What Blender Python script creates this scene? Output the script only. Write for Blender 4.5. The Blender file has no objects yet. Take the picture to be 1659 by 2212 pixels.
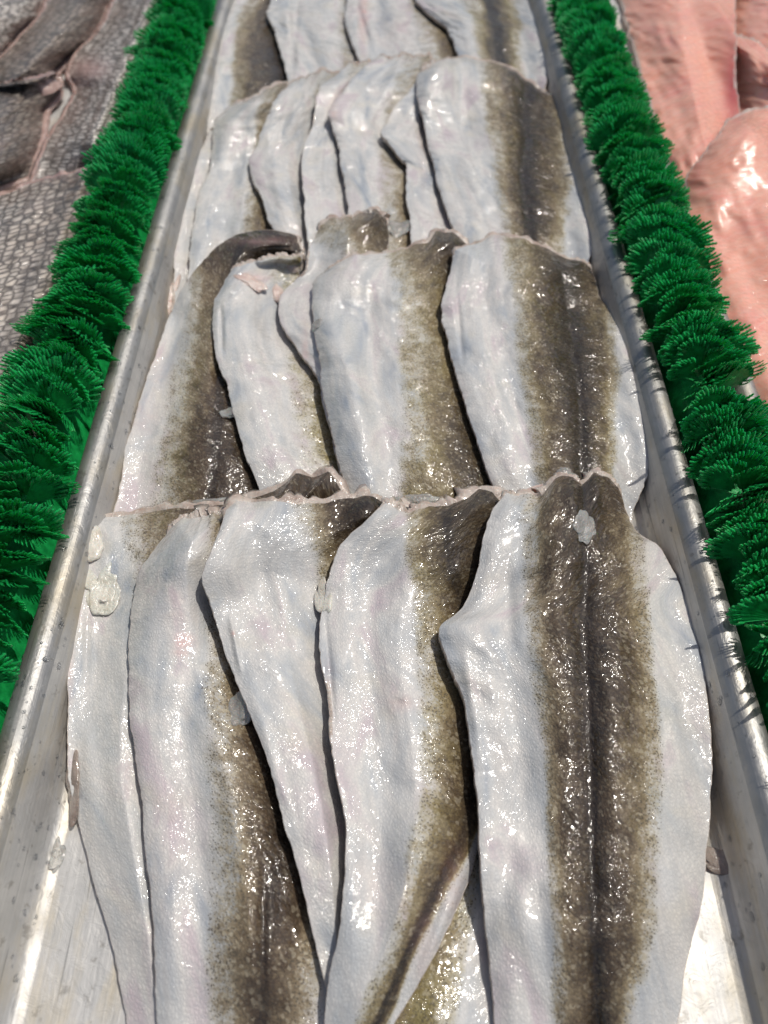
import bpy, math, random
import numpy as np
from mathutils import Vector
random.seed(5)
R = math.radians
scene = bpy.context.scene
col = scene.collection

# ------------------------------------------------------------------ camera
CAMH, PITCH, FPX = 0.30, R(54.5), 1660.0      # metres above tray floor, downward tilt, focal length in 1659x2212 px
cam_d = bpy.data.cameras.new("camera")
cam = bpy.data.objects.new("camera", cam_d); col.objects.link(cam)
cam.location = (0, 0, CAMH); cam.rotation_euler = (math.pi/2-PITCH, 0, 0)
cam_d.sensor_fit = 'VERTICAL'; cam_d.sensor_height = 36.0; cam_d.lens = FPX/2212*36
cam_d.clip_start = 0.01; cam_d.clip_end = 50
cam_d.dof.use_dof = True; cam_d.dof.focus_distance = 0.315; cam_d.dof.aperture_fstop = 9.0
scene.camera = cam

# ------------------------------------------------------------------ light
SUN = Vector((0.40, 0.20, 1.0)).normalized()
world = bpy.data.worlds.new("World"); scene.world = world; world.use_nodes = True
wn = world.node_tree; bg = wn.nodes['Background']
sky = wn.nodes.new('ShaderNodeTexSky'); sky.sky_type = 'NISHITA'; sky.sun_disc = False
sky.sun_elevation = math.asin(SUN.z); sky.sun_rotation = math.atan2(SUN.x, SUN.y)
sky.air_density = 1.0; sky.dust_density = 3.0; sky.ozone_density = 0.6
wn.links.new(sky.outputs[0], bg.inputs[0]); bg.inputs[1].default_value = 0.078
sd = bpy.data.lights.new("sun", 'SUN'); sd.energy = 3.0; sd.angle = R(0.6); sd.color = (1, .95, .87)
so = bpy.data.objects.new("sun", sd); col.objects.link(so)
so.rotation_euler = SUN.to_track_quat('Z', 'Y').to_euler()
scene.view_settings.view_transform = 'Standard'; scene.view_settings.look = 'None'
scene.view_settings.exposure = -0.16; scene.view_settings.gamma = 1
scene.cycles.max_bounces = 8

# ------------------------------------------------------------------ helpers
def unproj(px, py, z):
    u = (np.asarray(px, float)-829.5)/FPX; v = (np.asarray(py, float)-1106)/FPX
    a = PITCH
    dz = math.sin(a)+v*math.cos(a); dy = math.cos(a)-v*math.sin(a)
    k = (CAMH-z)/dz
    return u*k, dy*k

def _h(ix, iy, seed):
    n = (ix*374761393+iy*668265263+seed*1442695041) & 0xffffffff
    n = ((n ^ (n >> 13))*1274126177) & 0xffffffff
    return ((n ^ (n >> 16)) & 0xffff)/65535.0
def vnoise(x, y, seed=0):
    x = np.asarray(x, float); y = np.asarray(y, float)
    xi = np.floor(x).astype(np.int64); yi = np.floor(y).astype(np.int64)
    fx = x-xi; fy = y-yi; fx = fx*fx*(3-2*fx); fy = fy*fy*(3-2*fy)
    a = _h(xi, yi, seed); b = _h(xi+1, yi, seed); c = _h(xi, yi+1, seed); d = _h(xi+1, yi+1, seed)
    return (a*(1-fx)+b*fx)*(1-fy)+(c*(1-fx)+d*fx)*fy-.5

def mesh_obj(name, verts, faces, mat, parent=None, smooth=True):
    me = bpy.data.meshes.new(name)
    verts = np.asarray(verts, np.float32).reshape(-1, 3)
    if isinstance(faces, np.ndarray):
        nf, k = faces.shape
        me.vertices.add(len(verts)); me.vertices.foreach_set('co', verts.ravel())
        me.loops.add(nf*k); me.loops.foreach_set('vertex_index', faces.astype(np.int32).ravel())
        me.polygons.add(nf); me.polygons.foreach_set('loop_start', np.arange(0, nf*k, k, dtype=np.int32))
        me.update(calc_edges=True)
    else:
        me.from_pydata([tuple(map(float, v)) for v in verts], [], faces)
    if smooth: me.polygons.foreach_set('use_smooth', [True]*len(me.polygons))
    me.validate()
    o = bpy.data.objects.new(name, me); col.objects.link(o)
    if mat: me.materials.append(mat)
    if parent: o.parent = parent
    return o
def tag(o, label=None, cat=None, group=None, kind=None):
    if label: o['label'] = label
    if cat: o['category'] = cat
    if group: o['group'] = group
    if kind: o['kind'] = kind
    return o
def empty(name, loc=(0, 0, 0), rz=0):
    o = bpy.data.objects.new(name, None); col.objects.link(o)
    o.location = loc; o.rotation_euler = (0, 0, rz); o.empty_display_size = .01
    return o

# ------------------------------------------------------------------ materials
class NT:
    def __init__(s, name):
        s.m = bpy.data.materials.new(name); s.m.use_nodes = True
        s.t = s.m.node_tree; s.p = s.t.nodes['Principled BSDF']
    def n(s, typ, **kw):
        nd = s.t.nodes.new(typ)
        for k, v in kw.items(): setattr(nd, k, v)
        return nd
    def l(s, a, b): s.t.links.new(a, b)
    def setp(s, **kw):
        for k, v in kw.items(): s.p.inputs[k.replace('_', ' ')].default_value = v
    def val(s, sock, v):
        if hasattr(v, 'is_output') or isinstance(v, bpy.types.NodeSocket): s.l(v, sock)
        else: sock.default_value = v
    def math(s, op, a, b=0.0, clamp=False):
        nd = s.n('ShaderNodeMath', operation=op, use_clamp=clamp)
        s.val(nd.inputs[0], a); s.val(nd.inputs[1], b); return nd.outputs[0]
    def mix(s, f, a, b):
        nd = s.n('ShaderNodeMix', data_type='RGBA')
        s.val(nd.inputs['Factor'], f); s.val(nd.inputs[6], a if not isinstance(a, tuple) else (*a, 1) if len(a) == 3 else a)
        s.val(nd.inputs[7], b if not isinstance(b, tuple) else (*b, 1) if len(b) == 3 else b)
        return nd.outputs[2]
    def ramp(s, f, stops, interp='LINEAR'):
        nd = s.n('ShaderNodeValToRGB'); cr = nd.color_ramp; cr.interpolation = interp
        while len(cr.elements) < len(stops): cr.elements.new(.5)
        for e, (p, c) in zip(cr.elements, stops):
            e.position = p; e.color = (*c, 1) if isinstance(c, tuple) else (c, c, c, 1)
        s.val(nd.inputs[0], f); return nd.outputs[0]
    def noise(s, vec, scale, detail=3, rough=.5, dist=0.0):
        nd = s.n('ShaderNodeTexNoise'); s.l(vec, nd.inputs['Vector'])
        nd.inputs['Scale'].default_value = scale; nd.inputs['Detail'].default_value = detail
        nd.inputs['Roughness'].default_value = rough; nd.inputs['Distortion'].default_value = dist
        return nd.outputs[0]
    def voro(s, vec, scale, feature='F1', rnd=1.0):
        nd = s.n('ShaderNodeTexVoronoi', feature=feature); s.l(vec, nd.inputs['Vector'])
        nd.inputs['Scale'].default_value = scale; nd.inputs['Randomness'].default_value = rnd
        return nd
    def mapv(s, vec, scale=(1, 1, 1), rot=(0, 0, 0)):
        nd = s.n('ShaderNodeMapping'); s.l(vec, nd.inputs[0])
        nd.inputs['Scale'].default_value = scale; nd.inputs['Rotation'].default_value = rot
        return nd.outputs[0]
    def bump(s, h, dist, strength=1.0, normal=None):
        nd = s.n('ShaderNodeBump'); s.l(h, nd.inputs['Height'])
        nd.inputs['Distance'].default_value = dist; nd.inputs['Strength'].default_value = strength
        if normal: s.l(normal, nd.inputs['Normal'])
        return nd.outputs[0]
    def attr(s, name):
        nd = s.n('ShaderNodeAttribute'); nd.attribute_name = name; return nd.outputs['Fac']
    def uv(s):
        nd = s.n('ShaderNodeUVMap'); nd.uv_map = 'UVMap'; return nd.outputs[0]
    def obj(s): return s.n('ShaderNodeTexCoord').outputs['Object']

def wet(k, uv, cells=430, film_amp=.0026, w=1.0, amt=None, ridge_amp=.00042):
    """clear water film: coat layer with its own wrinkled normal, some places rippled, some lying smooth"""
    film = k.noise(uv, 210, 2, .5, 1.6)
    film2 = k.noise(k.mapv(uv, (1, 1.6, 1), (0, 0, .7)), 420, 1, .5, .8)
    patch = k.ramp(k.noise(uv, 34, 3, .6), [(.44, .05), (.58, 1.0)])
    h = k.math('ADD', film, k.math('MULTIPLY', film2, .38))
    nb = k.bump(k.math('MULTIPLY', h, patch), film_amp)
    rd = k.noise(k.mapv(uv, (1.0, 1.5, 1), (0, 0, .5)), 115, 3, .55, 2.2)
    ridge = k.ramp(k.math('ABSOLUTE', k.math('SUBTRACT', rd, .5)), [(0.0, 1.0), (.035, .75), (.09, 0.0)])
    rp = k.ramp(k.noise(uv, 52, 2, .6), [(.46, 0.0), (.56, 1.0)])
    nb = k.bump(k.math('MULTIPLY', ridge, rp), ridge_amp, 1.0, nb)
    v = k.voro(uv, cells, 'SMOOTH_F1'); v.inputs['Smoothness'].default_value = .4
    cellh = v.outputs['Distance']
    if amt is not None: cellh = k.math('MULTIPLY', cellh, amt)
    nb = k.bump(cellh, .0011, 1.0, nb)
    k.l(nb, k.p.inputs['Coat Normal'])
    k.setp(Coat_Weight=w, Coat_Roughness=.09, Coat_IOR=1.6)

def skin_mat():
    k = NT('whiting_skin'); uv = k.uv()
    dark = k.attr('dark'); olive = k.attr('olive'); pink = k.attr('pink')
    n1 = k.noise(uv, 900, 3, .65); n2 = k.noise(uv, 150, 4, .6)
    n3 = k.noise(uv, 2100, 1, .5)
    # pale belly skin: milky white with faint blue, lilac and cream patches
    lo = k.noise(k.mapv(uv, (60, 22, 1)), 1, 3, .6, .6)
    white = k.ramp(lo, [(.30, (.36, .40, .45)), (.42, (.56, .57, .565)), (.55, (.71, .685, .645)), (.68, (.58, .50, .52))])
    mot = k.noise(uv, 420, 4, .7)
    white = k.mix(k.ramp(mot, [(.33, .28), (.5, 0.0)]), white, (.42, .45, .48))
    cream = k.ramp(k.noise(uv, 45, 2), [(.6, 0.0), (.72, .5)])
    white = k.mix(cream, white, (.68, .63, .53))
    rows = k.voro(k.mapv(uv, (980, 600, 1), (0, 0, .65)), 1, 'DISTANCE_TO_EDGE', .7)
    white = k.mix(k.ramp(rows.outputs['Distance'], [(0.0, .34), (.20, 0.0)]), white, (.40, .40, .40))
    strk = k.noise(k.mapv(uv, (240, 16, 1)), 1, 3, .6)
    white = k.mix(k.ramp(strk, [(.50, 0.0), (.70, .45)]), white, (.44, .43, .42))
    # pigment amount broken up by grain
    d = k.math('ADD', dark, k.math('MULTIPLY', k.math('SUBTRACT', n2, .5), k.math('MULTIPLY', k.math('MULTIPLY', dark, k.math('SUBTRACT', 1.25, dark)), 1.9)))
    d = k.math('ADD', d, k.math('MULTIPLY', k.math('SUBTRACT', n1, .5), k.math('MULTIPLY', dark, .9)), True)
    tone = k.ramp(d, [(0.0, (.55, .55, .53)), (.22, (.35, .305, .225)), (.45, (.235, .18, .115)), (.68, (.088, .058, .035)), (1.0, (.026, .016, .009))])
    tone2 = k.ramp(d, [(0.0, (.54, .55, .48)), (.22, (.37, .325, .15)), (.45, (.25, .205, .075)), (.68, (.115, .088, .035)), (1.0, (.03, .023, .012))])
    tone = k.mix(k.math('MULTIPLY', olive, k.ramp(k.noise(uv, 60, 2), [(.3, .3), (.7, 1.0)])), tone, tone2)
    em = k.math('ADD', dark, k.math('MULTIPLY', k.math('ADD', k.math('MULTIPLY', k.math('SUBTRACT', n1, .5), .75), k.math('MULTIPLY', k.math('SUBTRACT', n2, .5), .7)), k.ramp(dark, [(0.0, 0.0), (.08, .6), (.3, 1.0), (.6, .3)])))
    c = k.mix(k.ramp(em, [(0.04, 0.0), (.38, 1.0)]), white, tone)
    # black pepper dots along the pigment border
    dots = k.voro(uv, 1150)
    dm = k.math('LESS_THAN', dots.outputs['Distance'], k.math('MULTIPLY', k.math('MULTIPLY', k.ramp(dark, [(0.015, 0.0), (.12, .8), (.4, 1.0), (.75, .4)]), n2), .72))
    c = k.mix(k.math('MULTIPLY', dm, .8), c, (.10, .085, .06))
    # scale net in the dark back
    warp = k.n('ShaderNodeVectorMath', operation='ADD')
    nz = k.n('ShaderNodeTexNoise'); k.l(uv, nz.inputs['Vector']); nz.inputs['Scale'].default_value = 160
    sc = k.n('ShaderNodeVectorMath', operation='SCALE'); k.l(nz.outputs['Color'], sc.inputs[0]); sc.inputs['Scale'].default_value = .0022
    k.l(uv, warp.inputs[0]); k.l(sc.outputs[0], warp.inputs[1])
    vv = k.mapv(warp.outputs[0], (1.0, .8, 1))
    net = k.voro(vv, 620, 'DISTANCE_TO_EDGE')
    line = k.ramp(net.outputs['Distance'], [(0.0, 1.0), (.12, 0.0)])
    lw = k.math('MULTIPLY', line, k.ramp(dark, [(.35, 0.0), (.8, .6)]))
    c = k.mix(lw, c, (.03, .022, .016))
    # silver/gold flecks between
    fl = k.voro(uv, 900)
    fm = k.math('MULTIPLY', k.ramp(fl.outputs['Color'], [(.72, 0.0), (.82, 1.0)]), k.ramp(dark, [(.1, 0.0), (.3, .55), (.6, .30), (.95, .06)]))
    c = k.mix(fm, c, (.55, .49, .36))
    # blood flush
    c = k.mix(k.math('MULTIPLY', pink, k.ramp(n2, [(.35, .3), (.65, 1.0)])), c, (.70, .40, .36))
    k.l(c, k.p.inputs['Base Color'])
    rr = k.ramp(n1, [(.3, .5), (.7, .7)])
    k.l(rr, k.p.inputs['Roughness'])
    fib = k.noise(k.mapv(uv, (420, 1100, 1), (0, 0, .6)), 1, 3, .6)
    h = k.math('ADD', k.math('MULTIPLY', net.outputs['Distance'], k.ramp(dark, [(.1, .08), (.6, .9)])), k.math('MULTIPLY', fib, .25))
    h = k.math('ADD', h, k.math('MULTIPLY', k.noise(uv, 330, 3, .6), .6))
    h = k.math('ADD', h, k.math('MULTIPLY', k.ramp(rows.outputs['Distance'], [(0.0, 0.0), (.35, 1.0)]), .24))
    k.l(k.bump(h, .00042), k.p.inputs['Normal'])
    k.setp(Specular_IOR_Level=.22, Metallic=.05)
    wet(k, uv, 430, .0013, 1.0, k.ramp(dark, [(.05, .04), (.5, .32)]), .00009)
    return k.m
def flesh_mat(name='cut_flesh', a=(.40, .32, .27), b=(.56, .49, .43), tr=.0):
    k = NT(name); o = k.obj()
    k.l(k.ramp(k.noise(o, 140, 4, .6), [(.35, a), (.6, b)]), k.p.inputs['Base Color'])
    k.l(k.bump(k.noise(o, 380, 3, .6, .5), .0009), k.p.inputs['Normal'])
    k.setp(Roughness=.22, Coat_Weight=.7, Coat_Roughness=.06, Subsurface_Weight=.25, Subsurface_Scale=.004)
    k.p.inputs['Subsurface Radius'].default_value = (1, .5, .35)
    if tr: k.setp(Transmission_Weight=tr, IOR=1.36)
    return k.m
def scaly_mat():
    k = NT('scaly_skin'); uv = k.uv(); dark = k.attr('dark'); pink = k.attr('pink')
    wv = k.n('ShaderNodeVectorMath', operation='ADD')
    nz = k.n('ShaderNodeTexNoise'); k.l(uv, nz.inputs['Vector']); nz.inputs['Scale'].default_value = 70
    sc = k.n('ShaderNodeVectorMath', operation='SCALE'); k.l(nz.outputs['Color'], sc.inputs[0]); sc.inputs['Scale'].default_value = .002
    k.l(uv, wv.inputs[0]); k.l(sc.outputs[0], wv.inputs[1])
    v = k.voro(k.mapv(wv.outputs[0], (155, 230, 1)), 1, 'DISTANCE_TO_EDGE', .55)
    v1 = k.voro(k.mapv(wv.outputs[0], (155, 230, 1)), 1, 'F1', .55)
    lo = k.noise(uv, 22, 3, .6)
    base = k.ramp(k.math('ADD', k.math('MULTIPLY', lo, .5), k.math('MULTIPLY', dark, .55)), [(.25, (.78, .72, .66)), (.45, (.62, .55, .48)), (.62, (.42, .35, .29)), (.85, (.19, .155, .13))])
    c = k.mix(k.math('MULTIPLY', k.ramp(v1.outputs['Color'], [(.3, 0.0), (.9, .5)]), 1), base, (.45, .42, .38))
    c = k.mix(k.ramp(v.outputs['Distance'], [(0.0, .95), (.30, 0.0)]), c, (.045, .036, .03))
    c = k.mix(k.ramp(k.noise(uv, 30, 2), [(.55, 0.0), (.75, .35)]), c, (.40, .31, .27))
    c = k.mix(pink, c, (.62, .40, .36))
    k.l(c, k.p.inputs['Base Color'])
    k.l(k.bump(v.outputs['Distance'], .0008), k.p.inputs['Normal'])
    k.setp(Roughness=.32); wet(k, uv, 380, .0016, .8, None, .0003)
    return k.m
def pink_mat():
    k = NT('pink_flesh'); uv = k.uv(); pink = k.attr('pink')
    lo = k.noise(uv, 26, 3, .6)
    base = k.ramp(lo, [(.3, (.84, .36, .26)), (.5, (.88, .44, .33)), (.7, (.84, .34, .28))])
    w = k.n('ShaderNodeTexWave', wave_type='BANDS', bands_direction='Y', wave_profile='SIN')
    k.l(k.mapv(uv, (1, 1, 1), (0, 0, .5)), w.inputs[0]); w.inputs['Scale'].default_value = 48; w.inputs['Distortion'].default_value = 9
    w.inputs['Detail'].default_value = 3; w.inputs['Detail Scale'].default_value = 1.3
    c = k.mix(k.ramp(w.outputs[1], [(.55, 0.0), (.95, .24)]), base, (.84, .58, .48))
    c = k.mix(k.ramp(k.noise(k.mapv(uv, (30, 160, 1), (0, 0, .5)), 1, 3, .6), [(.5, 0.0), (.75, .3)]), c, (.86, .62, .52))
    c = k.mix(pink, c, (.60, .14, .13))
    k.l(c, k.p.inputs['Base Color'])
    h = k.math('ADD', k.math('MULTIPLY', w.outputs[1], .2), k.math('MULTIPLY', k.noise(uv, 420, 2, .5), .5))
    k.l(k.bump(h, .00015), k.p.inputs['Normal'])
    k.setp(Roughness=.3, Subsurface_Weight=.5, Subsurface_Scale=.006)
    k.p.inputs['Subsurface Radius'].default_value = (1, .35, .25)
    wet(k, uv, 420, .0009, .7, None, .0001); k.setp(Coat_IOR=1.36)
    return k.m
def steel_mat(name='brushed_steel', r0=.38, r1=.54, met=.85, g=1.0):
    k = NT(name); o = k.obj()
    st = k.noise(k.mapv(o, (900, 12, 900)), 1, 4, .65)
    bl = k.noise(o, 60, 3, .6)
    c = k.ramp(bl, [(.3, (.42*g, .42*g, .41*g)), (.7, (.56*g, .55*g, .53*g))])
    c = k.mix(k.ramp(st, [(.3, .35), (.6, 0.0)]), c, (.34, .34, .34))
    sc = k.noise(k.mapv(o, (700, 25, 700), (0, 0, .08)), 1, 2)
    c = k.mix(k.ramp(sc, [(.66, 0.0), (.7, .6)]), c, (.22, .22, .22))
    c = k.mix(k.ramp(k.noise(k.mapv(o, (70, 22, 70)), 1, 5, .65), [(.48, 0.0), (.66, .55)]), c, (.50*g, .43*g, .30*g))
    c = k.mix(k.ramp(k.noise(o, 130, 4, .7), [(.60, 0.0), (.68, .5)]), c, (.22, .20, .17))
    k.l(c, k.p.inputs['Base Color'])
    k.l(k.ramp(k.noise(o, 45, 4, .6), [(.3, r0), (.7, r1)]), k.p.inputs['Roughness'])
    n = k.bump(st, .00012); n = k.bump(k.noise(o, 170, 3, .6, 1.0), .00035, 1, n)
    k.l(n, k.p.inputs['Normal'])
    k.setp(Metallic=met, Anisotropic=.3)
    return k.m
def green_mat():
    k = NT('green_plastic'); o = k.obj()
    c = k.ramp(k.noise(o, 220, 3), [(.35, (.006, .22, .050)), (.65, (.013, .40, .095))])
    c = k.mix(k.ramp(k.noise(o, 700, 3, .7), [(.70, 0.0), (.78, .55)]), c, (.42, .46, .22))
    k.l(c, k.p.inputs['Base Color'])
    k.l(k.bump(k.noise(o, 900, 2), .0002), k.p.inputs['Normal'])
    k.setp(Roughness=.34, Specular_IOR_Level=.45, Subsurface_Weight=.25, Subsurface_Scale=.002)
    k.p.inputs['Subsurface Radius'].default_value = (.1, 1, .3)
    return k.m
M = dict(skin=skin_mat(), flesh=flesh_mat(), scaly=scaly_mat(), pink=pink_mat(), steel=steel_mat(), green=green_mat())
M['rim_steel'] = steel_mat('dull_rim_steel', .42, .60, .8, .85)
M['wall_steel'] = steel_mat('dull_wall_steel', .46, .66, .6, 1.1)
M['floor_steel'] = steel_mat('scratched_pan_steel', .42, .62, .35, 1.2)
M['jelly'] = flesh_mat('pale_jelly', (.60, .57, .53), (.78, .76, .72), .6)
M['cream'] = flesh_mat('cream_flesh', (.58, .53, .44), (.72, .68, .60))
M['slime'] = flesh_mat('grey_brown_slime', (.24, .19, .16), (.36, .30, .26), .15)
M['rosy'] = flesh_mat('rosy_flesh', (.56, .41, .36), (.68, .57, .51))
M['membrane'] = flesh_mat('pink_membrane', (.40, .27, .24), (.52, .38, .34))
def plain(name, c, rough=.5, **kw):
    k = NT(name); k.setp(Base_Color=(*c, 1), Roughness=rough, **kw); return k.m
M['water'] = plain('clear_water', (.95, .97, 1), .03, Transmission_Weight=1.0, IOR=1.33)
kc = NT('dark_counter'); kc.l(kc.ramp(kc.noise(kc.obj(), 60, 5, .7), [(.4, (.03, .03, .028)), (.7, (.16, .11, .05))]), kc.p.inputs['Base Color']); kc.setp(Roughness=.4)
M['counter'] = kc.m

# ------------------------------------------------------------------ counter and trays
v = [(-1.6, -.6, -.03), (1.6, -.6, -.03), (1.6, 1.7, -.03), (-1.6, 1.7, -.03)]
tag(mesh_obj('counter', v, [(0, 1, 2, 3)], M['counter'], smooth=False), 'dark market counter under the steel trays', 'counter', kind='structure')

PROF = [(.1170, 0), (.1200, .0006), (.1226, .0028), (.1245, .007), (.1260, .013), (.1272, .0185), (.1284, .0225), (.1302, .0252), (.1325, .0266), (.1350, .0270),
        (.1375, .0265), (.1398, .0248), (.1414, .022), (.1422, .0185), (.1420, .0140), (.1405, .0128)]
def tray(x0, name, label, group):
    root = empty(name, (x0, 0, 0)); tag(root, label, 'tray', group)
    y0, y1, b = -.20, 1.10, .1170
    verts = []; faces = []; ring = None
    for (px, z) in PROF:
        d = px-b; rr = .012+d; pts = []
        for cx, cy, a0 in ((b-.012, y1-.012, 0), (-b+.012, y1-.012, 90), (-b+.012, y0+.012, 180), (b-.012, y0+.012, 270)):
            for i in range(9):
                a = R(a0+i*90/8); pts.append((cx+rr*math.cos(a), cy+rr*math.sin(a), z))
        # extra points along the long sides are not needed: straight
        verts.append(pts)
    n = len(verts[0]); m = len(PROF)
    fl = [p for r_ in verts for p in r_]
    floor_i = 1
    for j in range(m-1):
        for i in range(n):
            faces.append((j*n+i, j*n+(i+1) % n, (j+1)*n+(i+1) % n, (j+1)*n+i))
    split = 6
    wall_f = [f for f in faces if f[0] < split*n]
    rim_f = [f for f in faces if f[0] >= split*n]
    mesh_obj('floor_pan', fl[:n], [tuple(range(n))], M['floor_steel'], root, False)
    mesh_obj('wall', fl[:(split+1)*n], wall_f, M['wall_steel'], root)
    off = split*n
    mesh_obj('rolled_rim', fl[off:], [tuple(i-off for i in f) for f in rim_f], M['rim_steel'], root)
    return root
tray(0, 'steel_tray', 'long brushed steel tray holding four shingled rows of silvery skin-on fish', 'steel display trays')
tray(-.315, 'steel_tray', 'steel tray left of the green divider, filled with grey scaly fillets', 'steel display trays')
tray(.315, 'steel_tray', 'steel tray right of the green divider, filled with pink skinless fillets', 'steel display trays')

# ------------------------------------------------------------------ height map on which the fillets settle
CELL = .0015; HX0, HY0, HNX, HNY = -.62, -.22, 827, 900
H = np.zeros((HNY, HNX), np.float32)
_xs = HX0+(np.arange(HNX)+.5)*CELL
px_, pz_ = zip(*PROF[:10])
for x0 in (0, -.315, .315):
    w = np.interp(np.abs(_xs-x0), px_, pz_); m = np.abs(_xs-x0) < .135
    H[:, m] = np.maximum(H[:, m], w[m][None, :]*.4)
def boxblur(A, r):
    for ax in (0, 1):
        P = np.pad(A, [(r+1, r) if i == ax else (0, 0) for i in (0, 1)], mode='edge').cumsum(axis=ax, dtype=np.float64)
        A = (np.take(P, range(2*r+1, P.shape[ax]), ax)-np.take(P, range(0, P.shape[ax]-2*r-1), ax))/(2*r+1)
    return A.astype(np.float32)
def dilate(A, r):
    for ax in (0, 1):
        B = A.copy()
        for s in range(1, r+1):
            for sg in (-1, 1): B = np.maximum(B, np.roll(A, sg*s, ax))
        A = B
    return A
def sample(A, x, y):
    fx = np.clip((x-HX0)/CELL-.5, 0, HNX-2); fy = np.clip((y-HY0)/CELL-.5, 0, HNY-2)
    i = fx.astype(int); j = fy.astype(int); a = fx-i; b = fy-j
    return (A[j, i]*(1-a)+A[j, i+1]*a)*(1-b)+(A[j+1, i]*(1-a)+A[j+1, i+1]*a)*b
def splat(x, y, z):
    i = ((x-HX0)/CELL).astype(int); j = ((y-HY0)/CELL).astype(int)
    ok = (i >= 0) & (i < HNX) & (j >= 0) & (j < HNY)
    np.maximum.at(H, (j[ok], i[ok]), z[ok].astype(np.float32))

def crom(pts, n):
    P = np.array(pts, float); k = len(P)
    t = np.linspace(0, k-1, n); i = np.clip(t.astype(int), 0, k-2); f = (t-i)[:, None]
    p0 = P[np.clip(i-1, 0, k-1)]; p1 = P[i]; p2 = P[i+1]; p3 = P[np.clip(i+2, 0, k-1)]
    return .5*((2*p1)+(-p0+p2)*f+(2*p0-5*p1+4*p2-p3)*f**2+(-p0+3*p1-3*p2+p3)*f**3)

DLV = [0, .34, .70, 1.0, .70, .34, 0]
def pigment(px, py, rows, lv=DLV):
    ys = [r[0] for r in rows]
    X = np.stack([np.interp(py, ys, [r[1][j] for r in rows]) for j in range(7)], -1)
    d = np.zeros_like(px)
    for j in range(6):
        a, b = X[..., j], X[..., j+1]
        f = np.clip((px-a)/np.maximum(b-a, 1), 0, 1); f = f*f*(3-2*f)
        seg = (px >= a) & (px < b) if j < 5 else (px >= a)
        d = np.where(seg, lv[j]+(lv[j+1]-lv[j])*f, d)
    return d, X[..., 3]

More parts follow.
